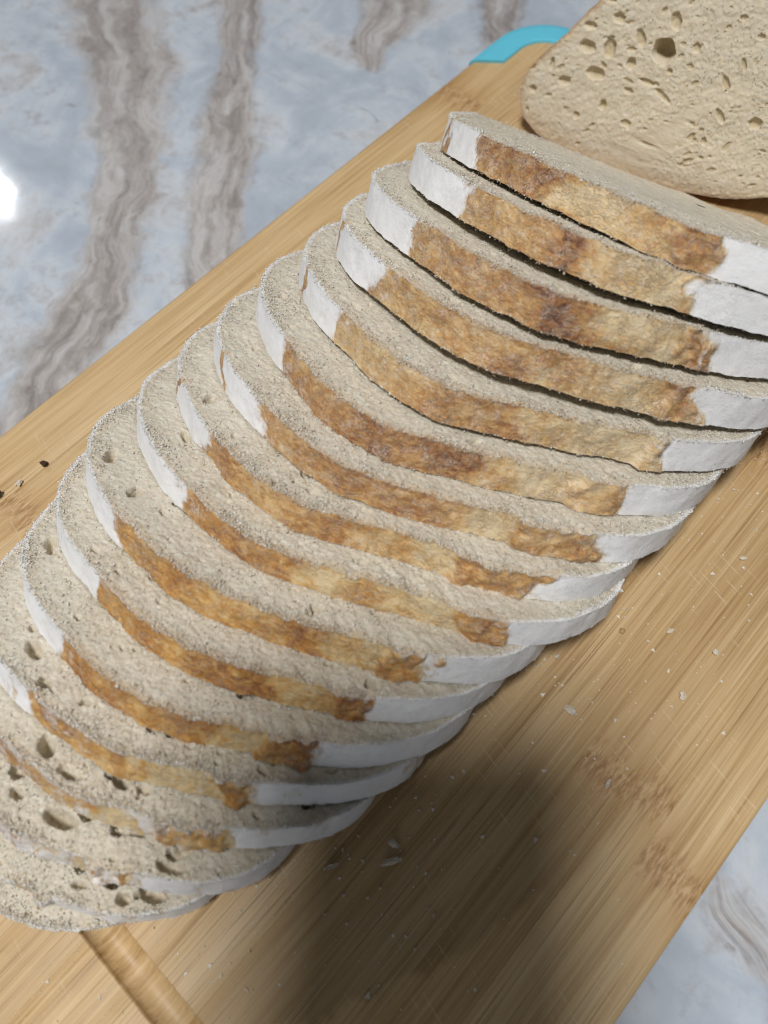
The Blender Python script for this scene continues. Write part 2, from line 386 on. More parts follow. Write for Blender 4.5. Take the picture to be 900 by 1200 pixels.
# ------------------------------------------------------------------ cutting board
BX0, BX1, BY0, BY1, BR, BT = -0.2200, 0.0685, -0.165, 0.3400, 0.028, 0.0165
def board_limits(x):
    """y range of the rounded outline at x"""
    dx = np.maximum(BX0 + BR - x, x - (BX1 - BR))
    s = np.where(dx > 0, BR - np.sqrt(np.maximum(BR ** 2 - np.maximum(dx, 0) ** 2, 0)), 0)
    return BY0 + s, BY1 - s
GY, GW, GD = -0.0778, 0.0052, 0.0048          # carved cross groove: centre, half width, depth
def build_board():
    board = thing('cutting_board', 'large bamboo cutting board under the sliced bread, turquoise corner at far end', 'cutting board', (0, 0, -BT))
    edges = np.array([-0.880, -0.782, -0.690, -0.612, -0.535, -0.458, -0.380, -0.303, -0.226, -0.150, -0.075, 0.0, 0.077, 0.150, 0.196, 0.274]) * H
    nodes = [0.265, -0.012, 0.30, 0.21, 0.05, -0.03, 0.17, 0.11, -0.13, 0.24, -0.14, 0.19, 0.0585, 0.0615, 0.0475]
    tones = [0.72, 0.55, 0.62, 0.3, 0.7, 0.45, 0.6, 0.35, 0.75, 0.42, 0.25, 0.35, 0.15, 0.62, 0.50]
    for k, (a, b_) in enumerate(zip(edges[:-1], edges[1:])):
        g = 0.00001
        a2, b2 = (a if k == 0 else a + g), (b_ if k == len(edges) - 2 else b_ - g)
        nx = 14 if k in (0, len(edges) - 2) else 4
        bev = 0.00006
        xs = np.unique(np.r_[a2, a2 + bev, np.linspace(a2 + bev, b2 - bev, nx), b2 - bev, b2])
        if k == 0: xs = np.unique(np.r_[xs, a2 + 0.0006, a2 + 0.0015])
        if k == len(edges) - 2: xs = np.unique(np.r_[xs, b2 - 0.0006, b2 - 0.0015])
        ys = np.unique(np.r_[np.linspace(0, 1, 40), (np.linspace(GY - GW * 1.3, GY + GW * 1.3, 61) - BY0) / (BY1 - BY0), 0.0015, 0.9985])
        lo, hi = board_limits(xs)
        Y = lo[:, None] + (hi - lo)[:, None] * ys[None, :]
        X = np.repeat(xs[:, None], len(ys), 1)
        Zt = np.full_like(X, BT) + rng.uniform(-0.00004, 0.00003)
        gd = 1 - ((Y - GY) / GW) ** 2
        along = sstep(-0.195, -0.18, X) * (1 - sstep(0.03, 0.045, X))
        Zt -= along * GD * np.sqrt(np.clip(gd, 0, 1)) * sstep(0, 0.08, gd)
        Zt[0, :] -= 0.00003; Zt[-1, :] -= 0.00003
        if k == 0: Zt[0, :] -= 0.0011; Zt[1:3, :] -= 0.0004
        if k == len(edges) - 2: Zt[-1, :] -= 0.0011; Zt[-3:-1, :] -= 0.0004
        Zt[:, 0] -= 0.0010; Zt[:, -1] -= 0.0010
        nxx, nyy = X.shape
        top = np.stack([X, Y, Zt], -1).reshape(-1, 3)
        bot = np.stack([X, Y, np.full_like(X, 0.0002)], -1).reshape(-1, 3)
        F = grid_faces(nxx, nyy)
        idx = np.arange(nxx * nyy).reshape(nxx, nyy); N = nxx * nyy
        loop = np.r_[idx[:, 0], idx[-1, 1:], idx[-2::-1, -1], idx[0, -2:0:-1]]
        nl = np.roll(loop, -1)
        side = np.stack([loop, nl, nl + N, loop + N], 1)
        o = mesh_obj('bamboo_strip', np.r_[top, bot], np.r_[F[:, ::-1], F + N, side], M_BAMBOO, board)
        o.data.polygons.foreach_set('use_smooth', np.r_[np.full(len(F), True), np.full(len(F) + len(side), False)])
        o['strip_tone'] = tones[k]; o['node_y'] = nodes[k]
    # silicone corner sleeves at the far end
    for sx in (0, 1):
        cx = BX0 + BR if sx == 0 else BX1 - BR; cy = BY1 - BR; s = -1 if sx == 0 else 1
        path = [(cx + s * BR, cy - 0.0225, 0)] + [(cx + s * BR * math.cos(t), cy + BR * math.sin(t), t) for t in np.linspace(0, math.pi / 2, 15)] + [(cx - s * 0.012, cy + BR, math.pi / 2)]
        prof = [(-0.0125, BT + 0.0002), (-0.0122, BT + 0.0010), (-0.0110, BT + 0.0014), (-0.002, BT + 0.0014), (0.0008, BT + 0.0006), (0.0014, BT - 0.001), (0.0014, -0.001), (0.0006, -0.0018), (-0.0122, -0.0018), (-0.0125, -0.0006)]
        V = []
        for j, (x, y, t) in enumerate(path):
            nx_, ny_ = s * math.cos(t), math.sin(t)
            for (d, zz) in prof:
                e = 0.0
                if j == 0: e = -d * 0.75           # slanted end
                dd = d
                V.append((x + nx_ * dd, y + ny_ * dd + e, zz))
        n = len(prof); F = [tuple(a * n + c for a, c in ((j, k), (j, (k + 1) % n), (j + 1, (k + 1) % n), (j + 1, k))) for j in range(len(path) - 1) for k in range(n)]
        F += [tuple(range(n - 1, -1, -1)), tuple((len(path) - 1) * n + k for k in range(n))]
        if s == 1: F = [f[::-1] for f in F]
        mesh_obj('corner_grip', V, F, M_TEAL, board, smooth=False)['label'] = 'turquoise silicone corner sleeve'
build_board()

# ------------------------------------------------------------------ bread
TS = np.array([.044, .044, .048, .047, .0455, .0455, .0425, .0410, .0400, .0445, .0415, .0420, .0410, .0400, .0400, .0350, .0280]) * H * 0.985   # slice thickness
EXR, EXL, EXS, KB = 1.8751, 1.1403, 0.7210, 0.1214
KN = np.linspace(-0.3, math.pi + 0.3, 15)
SL = [
 ([1.0672, -0.3013, 0.1834, 0.913, 0.4081, 0.527, -0.0109], [-0.004, 0.003, 0.011, 0.02, 0.027, 0.032, 0.029, 0.017, 0.003, -0.02, -0.007, 0.015, 0.041, 0.067, 0.086], [2.241, 1.841, 1.507, 1.437]),
 ([0.9846, -0.3337, 0.203, 0.917, 0.3914, 0.5053, -0.0261], [-0.002, -0.01, -0.018, -0.024, -0.027, -0.021, 0.0, 0.022, 0.029, -0.001, -0.01, -0.008, -0.01, -0.01, -0.008], [2.091, 1.6, 1.325, 1.296]),
 ([0.906, -0.368, 0.2091, 0.9602, 0.3766, 0.483, -0.0336], [-0.005, -0.015, -0.025, -0.032, -0.033, -0.022, 0.032, 0.053, 0.027, -0.008, -0.002, -0.001, -0.001, -0.0, 0.0], [2.116, 1.447, 1.131, 1.043]),
 ([0.8258, -0.3632, 0.1918, 0.9868, 0.3666, 0.4587, -0.0212], [-0.015, -0.014, -0.011, -0.005, 0.008, 0.013, 0.018, 0.017, 0.005, -0.01, -0.001, 0.007, 0.009, 0.01, 0.009], [2.101, 1.403, 1.073, 0.912]),
 ([0.7376, -0.3695, 0.1773, 1.0219, 0.3606, 0.433, -0.0099], [-0.022, -0.015, -0.006, 0.004, 0.003, -0.013, 0.009, 0.027, 0.008, -0.017, -0.012, 0.004, 0.011, 0.014, 0.016], [2.041, 1.326, 0.891, 0.805]),
 ([0.6444, -0.3753, 0.1753, 1.0383, 0.3599, 0.4068, 0.0057], [-0.005, -0.001, 0.003, 0.007, -0.002, -0.014, 0.005, 0.02, 0.011, -0.014, -0.015, 0.005, 0.017, 0.023, 0.026], [2.096, 1.303, 0.906, 0.721]),
 ([0.5526, -0.3731, 0.186, 1.033, 0.36, 0.3803, 0.0179], [0.002, 0.004, 0.007, 0.011, -0.007, -0.018, -0.006, 0.001, 0.001, -0.001, 0.004, 0.013, 0.018, 0.018, 0.018], [2.043, 1.228, 0.942, 0.666]),
 ([0.465, -0.3794, 0.1969, 1.0291, 0.3578, 0.3546, 0.039], [-0.013, -0.007, -0.001, 0.011, -0.001, -0.033, -0.022, -0.0, 0.008, -0.005, -0.009, 0.002, 0.008, 0.011, 0.013], [2.125, 1.384, 0.959, 0.651]),
 ([0.3775, -0.3759, 0.2079, 1.0126, 0.3555, 0.3313, 0.0413], [0.037, 0.029, 0.017, 0.014, -0.017, -0.026, -0.017, -0.01, 0.002, -0.0, 0.001, 0.01, 0.021, 0.025, 0.026], [2.028, 1.383, 0.745, 0.597]),
 ([0.277, -0.3874, 0.2211, 0.988, 0.3449, 0.3128, 0.0297], [-0.02, -0.011, -0.002, 0.008, 0.004, -0.006, -0.012, -0.018, -0.001, 0.012, 0.005, 0.003, 0.002, 0.001, -0.0], [2.144, 1.023, 0.796, 0.67]),
 ([0.2006, -0.3801, 0.2283, 0.9909, 0.3295, 0.2973, 0.0065], [0.008, -0.006, -0.021, -0.005, 0.007, 0.005, 0.01, -0.012, -0.012, -0.001, -0.001, 0.004, 0.006, 0.006, 0.006], [2.117, 1.151, 0.876, 0.72]),
 ([0.1197, -0.3714, 0.2404, 0.9883, 0.3139, 0.2831, -0.0414], [0.024, 0.007, -0.012, -0.005, 0.012, 0.001, 0.002, -0.006, -0.004, -0.001, -0.001, -0.0, 0.0, 0.0, 0.001], [2.138, 1.259, 1.003, 0.82]),
 ([0.0449, -0.368, 0.245, 0.9955, 0.2977, 0.2657, -0.0739], [0.026, 0.014, -0.001, -0.004, 0.001, -0.002, -0.004, -0.012, -0.013, 0.007, 0.028, 0.033, 0.028, 0.02, 0.011], [2.102, 1.497, 1.034, 0.892]),
 ([-0.022, -0.3621, 0.236, 1.0416, 0.2785, 0.2452, -0.0419], [0.022, 0.011, -0.001, -0.004, -0.001, -0.002, 0.001, -0.002, -0.005, 0.01, 0.014, 0.014, 0.011, 0.007, 0.002], [None, None, None, 0.78]),
 ([-0.1017, -0.3692, 0.2143, 1.1343, 0.2567, 0.2215, 0.0202], [-0.029, -0.018, -0.004, 0.012, 0.006, -0.007, -0.002, -0.002, 0.001, 0.002, 0.003, 0.002, 0.001, 0.001, -0.0], [None, None, None, 0.889]),
 ([-0.1727, -0.3819, 0.1926, 1.2811, 0.2338, 0.1946, 0.0282], [-0.007, -0.003, 0.0, 0.006, 0.001, -0.012, -0.007, 0.001, 0.005, 0.005, 0.005, 0.003, 0.002, 0.001, -0.001], [None, None, None, None]),
 ([-0.2441, -0.4134, 0.1697, 1.4912, 0.2104, 0.1663, 0.0193], [0.005, 0.005, 0.004, 0.001, -0.005, -0.008, -0.008, -0.006, -0.004, -0.002, -0.001, -0.0, 0.0, 0.001, 0.001], [None, None, None, None]),
]
def loaf_profile(a, b, corr=None, roll=0.0, N=520, low=0.0, shape=None):
    """closed outline (x,z) of a loaf cross-section with its flat base on z=0, resampled evenly"""
    if shape is None:
        ph = np.linspace(0, 2 * math.pi, 1441)[:-1]
        z0 = KB * b; cx, sx = np.cos(ph), np.sin(ph)
        x = a * np.sign(cx) * (np.abs(cx) + 1e-9) ** np.where(sx > 0, np.where(cx > 0, EXR, EXL), 1.7)
        z = np.where(sx > 0, (b - z0) * np.abs(sx) ** EXS, z0 * sx)
        th = np.arctan2(z, x); th = np.where(th < -1.5, th + 2 * math.pi, th)
        if corr is not None:
            c = np.interp(th, KN, corr); c = np.where((th > -0.35) & (th < math.pi + 0.35), c, 0)
            k = np.ones(41) / 41; c = np.convolve(np.r_[c[-20:], c, c[:20]], k, 'valid')
            x = x * (1 + c); z = z * (1 + c)
        z = z + z0
    else:
        x, z = shape; z0 = KB * b
    xr = x * math.cos(roll) - z * math.sin(roll); zr = x * math.sin(roll) + z * math.cos(roll)
    zr = np.maximum(zr, 0.0)
    x, z = xr, zr
    P = np.stack([np.r_[x, x[0]], np.r_[z, z[0]]], 1)
    ds = np.hypot(*np.diff(P, axis=0).T) * np.where(P[:-1, 1] > low, 1.0, 0.12)
    s = np.r_[0, np.cumsum(ds)]
    t = np.linspace(0, s[-1], N + 1)[:-1]
    Q = np.stack([np.interp(t, s, P[:, 0]), np.interp(t, s, P[:, 1])], 1)
    nrm = np.roll(Q, -1, 0) - np.roll(Q, 1, 0); nrm = np.stack([nrm[:, 1], -nrm[:, 0]], 1); nrm /= np.linalg.norm(nrm, axis=1)[:, None] + 1e-9
    c0 = np.array([-z0 * math.sin(roll), z0 * math.cos(roll)])
    th = np.arctan2(Q[:, 1] - c0[1], Q[:, 0] - c0[0]) - roll
    th = np.where(th < -1.5, th + 2 * math.pi, th)
    return Q, nrm, th, c0

def crust_zones(th, yl, bd, idx):
    """flour, toast and relief along the crust; th angle round the loaf, yl position along it (m)"""
    wb, bp, e0, e1 = bd
    P = np.stack([th * 9, yl * 110, np.full_like(th, 3.0)], 1)
    wob = 0.075 * fbm(P * 1.3, 3) + 0.05 * vnoise(P * np.array([0.2, 0.6, 1]) + 31)
    t = th + wob
    flour = sstep(wb - 0.05, wb + 0.06, t) + 1 - sstep(e1 - 0.06, e1 + 0.04, t)
    flour = np.maximum(flour, 0.26 * sstep(wb - 0.40, wb, t) + 0.26 * (1 - sstep(e1, e1 + 0.20, t)))
    base = sstep(-0.22, -0.10, th) * (1 - sstep(math.pi + 0.10, math.pi + 0.22, th))
    patches = fbm(np.stack([th * 5, yl * 60, np.full_like(th, 9.0)], 1), 3)
    soft = 0.05 + 0.07 * ((idx * 37) % 5) / 4
    brown = sstep(bp - soft, bp + soft, t + 0.10 * vnoise(np.stack([th * 14, yl * 170, np.full_like(th, 5.0)], 1)))
    toast = brown * (0.45 + 0.06 * math.sin(idx * 2.3) + 0.30 * patches) + (1 - brown) * (0.06 + 0.55 * np.clip(patches + 0.05, 0, 1))
    # scorched tongue where the brown meets the pale opened score
    if idx in (2, 3):  toast += 0.38 * np.exp(-((t - bp - 0.07) / 0.07) ** 2)
    else: toast += (0.05 + 0.13 * ((idx * 7) % 4) / 3) * brown * np.exp(-((t - bp - 0.05) / 0.12) ** 2)
    ear = sstep(e1 - 0.01, e1 + 0.02, t) * (1 - sstep(e0 - 0.02, e0 + 0.02, t))
    toast = toast * (1 - ear) + ear * (0.52 + 0.40 * patches)
    if idx in (1, 4, 5, 7, 8):
        cr = {1: 0.30, 4: 0.38, 5: 0.36, 7: 0.33, 8: 0.40}[idx]
        line = np.exp(-((t - wb - cr) / 0.022) ** 2); flour -= 1.1 * line; toast = toast * (1 - line) + 0.5 * line
    if idx >= 13:
        k = {13: 0.25, 14: 0.45, 15: 0.55}.get(idx, 0.62); flour = np.maximum(flour, k + 0.25 * patches)
    if idx >= 13: flour *= 0.45 + 0.55 * sstep(-0.45, 0.15, fbm(P * np.array([1.6, 1.2, 1]) + 70, 3) + 0.15 * (16 - idx) / 3)
    flour *= base
    toast = np.where(base < 0.5, 0.45, toast)
    relief = 0.0014 * ear * (0.7 + 1.2 * fbm(P * 2.3, 2)) + 0.0008 * ear * sstep(e1, e0, t) - 0.0005 * (1 - brown) * sstep(e0 - .02, e0 + .03, t)
    return np.clip(flour, 0, 1), np.clip(toast, 0, 1), relief

def octa_cloud(pts, size, seed, flat=None):
    """many tiny irregular grains as one mesh"""
    r = np.random.RandomState(seed)
    n = len(pts)
    base = np.array([[1, 1, 1], [1, -1, -1], [-1, 1, -1], [-1, -1, 1]], float) * 0.75
    F = np.array([[0, 1, 2], [0, 3, 1], [0, 2, 3], [1, 3, 2]])
    q = r.normal(size=(n, 4)); q /= np.linalg.norm(q, axis=1)[:, None]
    w, x, y, z = q.T
    R = np.stack([1 - 2 * (y * y + z * z), 2 * (x * y - z * w), 2 * (x * z + y * w), 2 * (x * y + z * w), 1 - 2 * (x * x + z * z), 2 * (y * z - x * w), 2 * (x * z - y * w), 2 * (y * z + x * w), 1 - 2 * (x * x + y * y)], 1).reshape(n, 3, 3)
    V = base[None] * r.uniform(0.45, 1.25, size=(n, 4, 1)) * (np.asarray(size).reshape(-1, 1, 1)) * r.uniform(0.6, 1.5, size=(n, 1, 3))
    V = np.einsum('nij,nkj->nki', R, V)
    if flat is not None: V[..., 2] *= flat
    V = V + np.asarray(pts)[:, None, :]
    FF = (F[None] + (np.arange(n) * 4)[:, None, None]).reshape(-1, 3)
    return V.reshape(-1, 3), FF, np.repeat(r.rand(n), 4)

def pores_depth(x, z, pores):
    d = np.zeros_like(x); wall = np.zeros_like(x)
    for (px, pz, ra, rb, rot, dep) in pores:
        k = np.flatnonzero((np.abs(x - px) < 1.3 * max(ra, rb)) & (np.abs(z - pz) < 1.3 * max(ra, rb)))
        if len(k) == 0: continue
        dx, dz = x[k] - px, z[k] - pz
        u = (dx * math.cos(rot) + dz * math.sin(rot)) / ra; v = (-dx * math.sin(rot) + dz * math.cos(rot)) / rb
        an = np.arctan2(v, u)
        q = np.sqrt(u * u + v * v) * (1 + 0.07 * np.sin(an * 2 + px * 900) + 0.05 * np.sin(an * 5 + pz * 700))
        s = 1 - sstep(0.72, 1.02, q)
        d[k] = np.maximum(d[k], dep * s * (1 - 0.30 * np.minimum(q, 1) ** 2)); wall[k] = np.maximum(wall[k], s)
    return d, wall

BIG = {16: [(0.0311, 0.0224, .0040, .0040, 0, .0080), (0.0437, 0.0205, .0046, .0026, -.25, .0070)],
       15: [(0.0056, 0.0380, .0050, .0030, -.2, .0075), (-0.0093, 0.0393, .0024, .0019, 0, .005), (.024, .030, .0045, .0016, -.4, .004)],
       14: [(-0.0094, 0.0575, .0036, .0018, .4, .005)],
       9: [(-.055, .045, .004, .0016, .7, .003)]}

def slice_label(i):
    pos = ['first', 'second', 'third', 'fourth', 'fifth', 'sixth', 'seventh', 'eighth', 'ninth', 'tenth', 'eleventh', 'twelfth', 'thirteenth', 'fourteenth', 'fifteenth', 'sixteenth', 'seventeenth'][i - 1]
    extra = {1: 'bread slice nearest the uncut half loaf, cracked floury left end', 2: 'slice with one dark scorched spot mid crust, second from the uncut half loaf',
             3: 'slice with brown tongue mid crust, third from the uncut half loaf', 8: 'slice with long brown ear on its crust, eighth from the uncut half loaf',
             16: 'slice with one deep round hole, last but one at the low end of the row', 17: 'smallest heel slice lying flat on the board at the low end of the row',
             15: 'slice with a wide shallow hole, third from the low end of the row'}
    return extra.get(i, 'leaning white bread slice with floury crust ends, %s from the uncut half loaf' % pos)

def build_slice(i):
    p, corr, bd = SL[i - 1]
    U, V, yaw, L, a, b, roll = p
    a *= H; b *= H; T = TS[i - 1]
    defaults = (2.15, 1.45, 1.12, 1.04)
    bd = tuple(d if x is None else x for x, d in zip(bd, defaults))
    root = thing('bread_slice', slice_label(i), 'bread slice', (V * H, U * H, 0.0004), (L, 0, yaw), 'slices fanned out along the board')
    N = 580
    Q, nrm, th, c0 = loaf_profile(a, b, corr, roll, N, low=0.006)
    r = np.random.RandomState(100 + i)
    yl0 = -i * 0.011
    # ---- crust band: rows from the near cut (y=0) to the far cut (y=T)
    Mr = 17
    ys = np.linspace(0, 1, Mr)
    TH = np.repeat(th[None], Mr, 0); YL = yl0 + np.repeat((ys * T)[:, None], N, 1)
    QX = np.repeat(Q[None, :, 0], Mr, 0); QZ = np.repeat(Q[None, :, 1], Mr, 0)
    fl, to, rel = crust_zones(TH.ravel(), YL.ravel(), bd, i)
    loafp = np.stack([QX.ravel(), YL.ravel(), QZ.ravel()], 1)
    rough = 0.00055 * fbm(loafp * 330, 3) + 0.00095 * fbm(loafp * 110 + 5, 2)
    rough = rough * (1 - 0.6 * fl) + 0.0011 * fbm(loafp * np.array([55, 25, 55]) + 11, 2)
    tear = 0.0007 * np.abs(fbm(loafp * np.array([420, 150, 420]) + 9, 2)) * (1 - fl)
    up = sstep(0.0005, 0.006, QZ.ravel())
    dn = (rough + rel - tear) * up
    px = QX.ravel() + nrm[None, :, 0].repeat(Mr, 0).ravel() * dn
    pz = np.maximum(QZ.ravel() + nrm[None, :, 1].repeat(Mr, 0).ravel() * dn, 0.0)
    # ragged cut edges, slight bow of the knife
    nr = fbm(np.stack([th * 26, np.full(N, i * 3.1), np.zeros(N)], 1), 3) * 0.00055
    fr = fbm(np.stack([th * 24, np.full(N, i * 3.1 + 50), np.zeros(N)], 1), 3) * 0.00085 * (1 - 0.55 * fl[-N:])
    wav = 0.0009 * fbm(np.stack([th * 3.2, np.full(N, i * 1.7), np.ones(N)], 1), 2)
    Yw = ys[:, None] * T + (nr[None] + wav[None]) * (1 - ys[:, None]) + (fr[None] + wav[None]) * ys[:, None]
    cv = np.stack([px, Yw.ravel(), pz], 1)
    o = mesh_obj('crust', cv, grid_faces(Mr, N, True), M_CRUST, root)
    put_attr(o, 'zone', np.stack([fl, to, np.full_like(fl, float(sstep(6, 11, i))), np.ones_like(fl)], 1)); put_attr(o, 'loaf', loafp)
    near_ring = cv[:N]; far_ring = cv[-N:]; fl_r = fl[-N:]; to_r = to[-N:]
    # ---- far cut face (the one looking up)
    inner = 0.68 if i < 11 else (0.55 if i < 14 else 0.25)
    rr = np.r_[np.linspace(0.02, inner, 12)[:-1], np.linspace(inner, 1, 56 if i < 11 else 72)][::-1]
    cc = np.array([c0[0], max(c0[1], 0.30 * b)])
    X = cc[0] + rr[:, None] * (far_ring[None, :, 0] - cc[0]); Z = cc[1] + rr[:, None] * (far_ring[None, :, 2] - cc[1])
    X = X.ravel(); Z = Z.ravel()
    R = np.repeat(rr, N)
    P3 = np.stack([X, np.full_like(X, yl0), Z], 1)
    reach = math.hypot(a, b) * 0.8
    edge = sstep(0.0, 0.035, 1 - R)
    pores = [(q[0], q[1] + KB * b) + tuple(q[2:]) for q in BIG.get(i, [])]
    npor = 40 if i < 10 else 46
    for k in range(npor):
        t = r.uniform(-0.2, math.pi + 0.2); q = math.sqrt(r.uniform(0.02, 0.86))
        j = int(np.argmin(np.abs(th - t)))
        x = cc[0] + q * (far_ring[j, 0] - cc[0]); z = cc[1] + q * (far_ring[j, 2] - cc[1])
        ra = 0.0006 + 0.0017 * r.rand() ** 2.6 * (0.8 if i < 10 else 1.3); pores.append((x, z, ra * r.uniform(1, 2.0), ra, t + math.pi / 2 + r.normal() * 0.5, min(ra * r.uniform(1.8, 3.2), 0.007)))
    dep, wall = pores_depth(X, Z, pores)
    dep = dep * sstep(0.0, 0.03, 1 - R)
    bumps = 0.00020 * vnoise(P3 * 520) + 0.00024 * fbm(P3 * 170 + 4, 2) + 0.00022 * vnoise(P3 * 1050 + 2)
    wv = np.tile(wav + fr, len(rr)) * sstep(0.75, 1.0, R)
    Y = T + wv + (bumps - dep) * edge
    fv = np.stack([X, Y, Z], 1); fv[:N] = far_ring
    fv = np.r_[fv, [[cc[0], T, cc[1]]]]
    F = grid_faces(len(rr), N, True)
    last = (len(rr) - 1) * N
    # ---- near cut face (turned to the board), coarse
    rr2 = np.array([1, 0.96, 0.85, 0.6, 0.3, 0.05])
    X2 = (cc[0] + rr2[:, None] * (near_ring[None, ::3, 0] - cc[0])).ravel(); Z2 = (cc[1] + rr2[:, None] * (near_ring[None, ::3, 2] - cc[1])).ravel()
    N2 = len(near_ring[::3]); Y2 = np.zeros(len(X2)); Y2[:N2] = near_ring[::3, 1]
    nv = np.stack([X2, Y2, Z2], 1)
    F2 = grid_faces(len(rr2), N2, True)[:, ::-1] + len(fv)
    cap = np.array([[last + k, last + (k + 1) % N, len(fv) - 1, len(fv) - 1] for k in range(0, 0)]).reshape(0, 4)
    allv = np.r_[fv, nv]
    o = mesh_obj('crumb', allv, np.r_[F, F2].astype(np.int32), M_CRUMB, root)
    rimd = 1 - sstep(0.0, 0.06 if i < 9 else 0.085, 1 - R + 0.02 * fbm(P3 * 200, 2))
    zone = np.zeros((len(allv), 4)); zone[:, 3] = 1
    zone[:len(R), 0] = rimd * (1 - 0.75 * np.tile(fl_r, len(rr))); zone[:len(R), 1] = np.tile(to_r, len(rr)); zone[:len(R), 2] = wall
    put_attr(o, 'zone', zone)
    flo = np.zeros(len(allv)); flo[:len(R)] = (1 - sstep(0.006, 0.020, 1 - R + 0.004 * fbm(P3 * 500, 2))) * np.tile(fl_r, len(rr)); put_attr(o, 'floury', flo)
    lp = np.stack([allv[:, 0], yl0 + allv[:, 1] * 0.9, allv[:, 2]], 1)
    put_attr(o, 'loaf', lp)
    # ---- grains torn loose by the knife
    n = 10500
    vis = np.flatnonzero((R > (0.66 if i < 11 else (0.5 if i < 14 else 0.25))) & (np.tile(th, len(rr)) > -0.25) & (np.tile(th, len(rr)) < math.pi + 0.25) & (wall < 0.2))
    wgt = 0.28 + 2.2 * sstep(0.90, 1.0, R[vis]); wgt *= 0.25 + sstep(-0.25, 0.5, fbm(P3[vis] * 60 + 7, 2)); wgt /= wgt.sum()
    pick = r.choice(vis, n, p=wgt)
    gp = fv[pick] + r.normal(size=(n, 3)) * 0.00022
    sz = 0.00011 + 0.00030 * r.rand(n) ** 3
    gp[:, 1] += sz * 0.4
    # ragged pale fringe along both cut edges of the crust
    tops = np.flatnonzero((th > -0.2) & (th < math.pi + 0.2))
    ne = 1800
    je = r.choice(tops, ne); side = r.rand(ne) < 0.6
    ge = np.where(side[:, None], far_ring[je], near_ring[je]) + r.normal(size=(ne, 3)) * np.array([0.00018, 0.00030, 0.00018])
    gp = np.r_[gp, ge]; sz = np.r_[sz, (0.00010 + 0.00030 * r.rand(ne) ** 2.5) * (1 - 0.5 * fl_r[je])]; pick = np.r_[pick, je]
    GV, GF, tone = octa_cloud(gp, sz, 500 + i)
    o = mesh_obj('crumb_grains', GV, GF, M_GRAIN, root, smooth=True)
    rimtone = np.repeat(np.clip(sstep(0.93, 1.0, R[pick]) * (1 - np.tile(fl_r, len(rr))[pick]), 0, 1), 4)
    whit = np.repeat(np.tile(fl_r, len(rr))[pick] * sstep(0.97, 1.0, R[pick]), 4)
    put_attr(o, 'tone', np.clip(0.35 + 0.65 * tone - 0.35 * rimtone * (tone < 0.5) + 0.6 * whit, 0, 1))
    o['kind'] = 'stuff'
    return root

for i in range(1, 18): build_slice(i)

HPORES = [(-0.0334, 0.0231, 0.0053, 0.0049, 0), (-0.0652, 0.024, 0.0037, 0.002, 0), (-0.0544, 0.0295, 0.0029, 0.0025, 0), (-0.0438, 0.025, 0.002, 0.0053, 0.6), (-0.0445, 0.0154, 0.0037, 0.0033, 0), (-0.0773, 0.0057, 0.002, 0.0037, 0), (-0.0701, 0.0009, 0.0033, 0.0025, 0.3), (-0.0858, 0.003, 0.002, 0.0033, 0), (-0.0507, -0.0034, 0.0029, 0.0033, 0), (0.0108, 0.0089, 0.0049, 0.0033, 0), (-0.0051, -0.0036, 0.0029, 0.002, 0.3), (-0.0029, 0.0076, 0.0037, 0.002, -0.8), (-0.0122, 0.0013, 0.002, 0.0012, -0.5), (-0.0355, 0.0108, 0.0045, 0.0016, 0), (-0.0276, 0.0076, 0.0057, 0.0016, -0.4), (-0.0387, -0.0072, 0.0029, 0.002, 0), (-0.0033, -0.0101, 0.002, 0.0012, 0), (-0.0266, -0.0125, 0.0037, 0.0012, 0), (0.0214, 0.0026, 0.002, 0.0029, 0), (-0.0577, 0.0076, 0.0041, 0.0037, 0), (-0.0548, 0.0182, 0.0033, 0.0049, 0), (-0.064, 0.0164, 0.0037, 0.0033, 0), (-0.0831, -0.0066, 0.002, 0.002, 0), (-0.0838, -0.0158, 0.0016, 0.0016, 0), (-0.0595, 0.0344, 0.0025, 0.0012, 0), (-0.0122, 0.0534, 0.0016, 0.0016, 0), (-0.0327, 0.0342, 0.0025, 0.0041, 0.5), (-0.0216, 0.0278, 0.0016, 0.0025, 0), (-0.0609, -0.011, 0.0016, 0.002, 0), (-0.0059, 0.0192, 0.0016, 0.0041, 0.6), (-0.0024, 0.0272, 0.0012, 0.0037, 0.6), (-0.0284, 0.0171, 0.002, 0.0016, 0), (-0.0418, 0.0054, 0.0025, 0.0016, 0)]
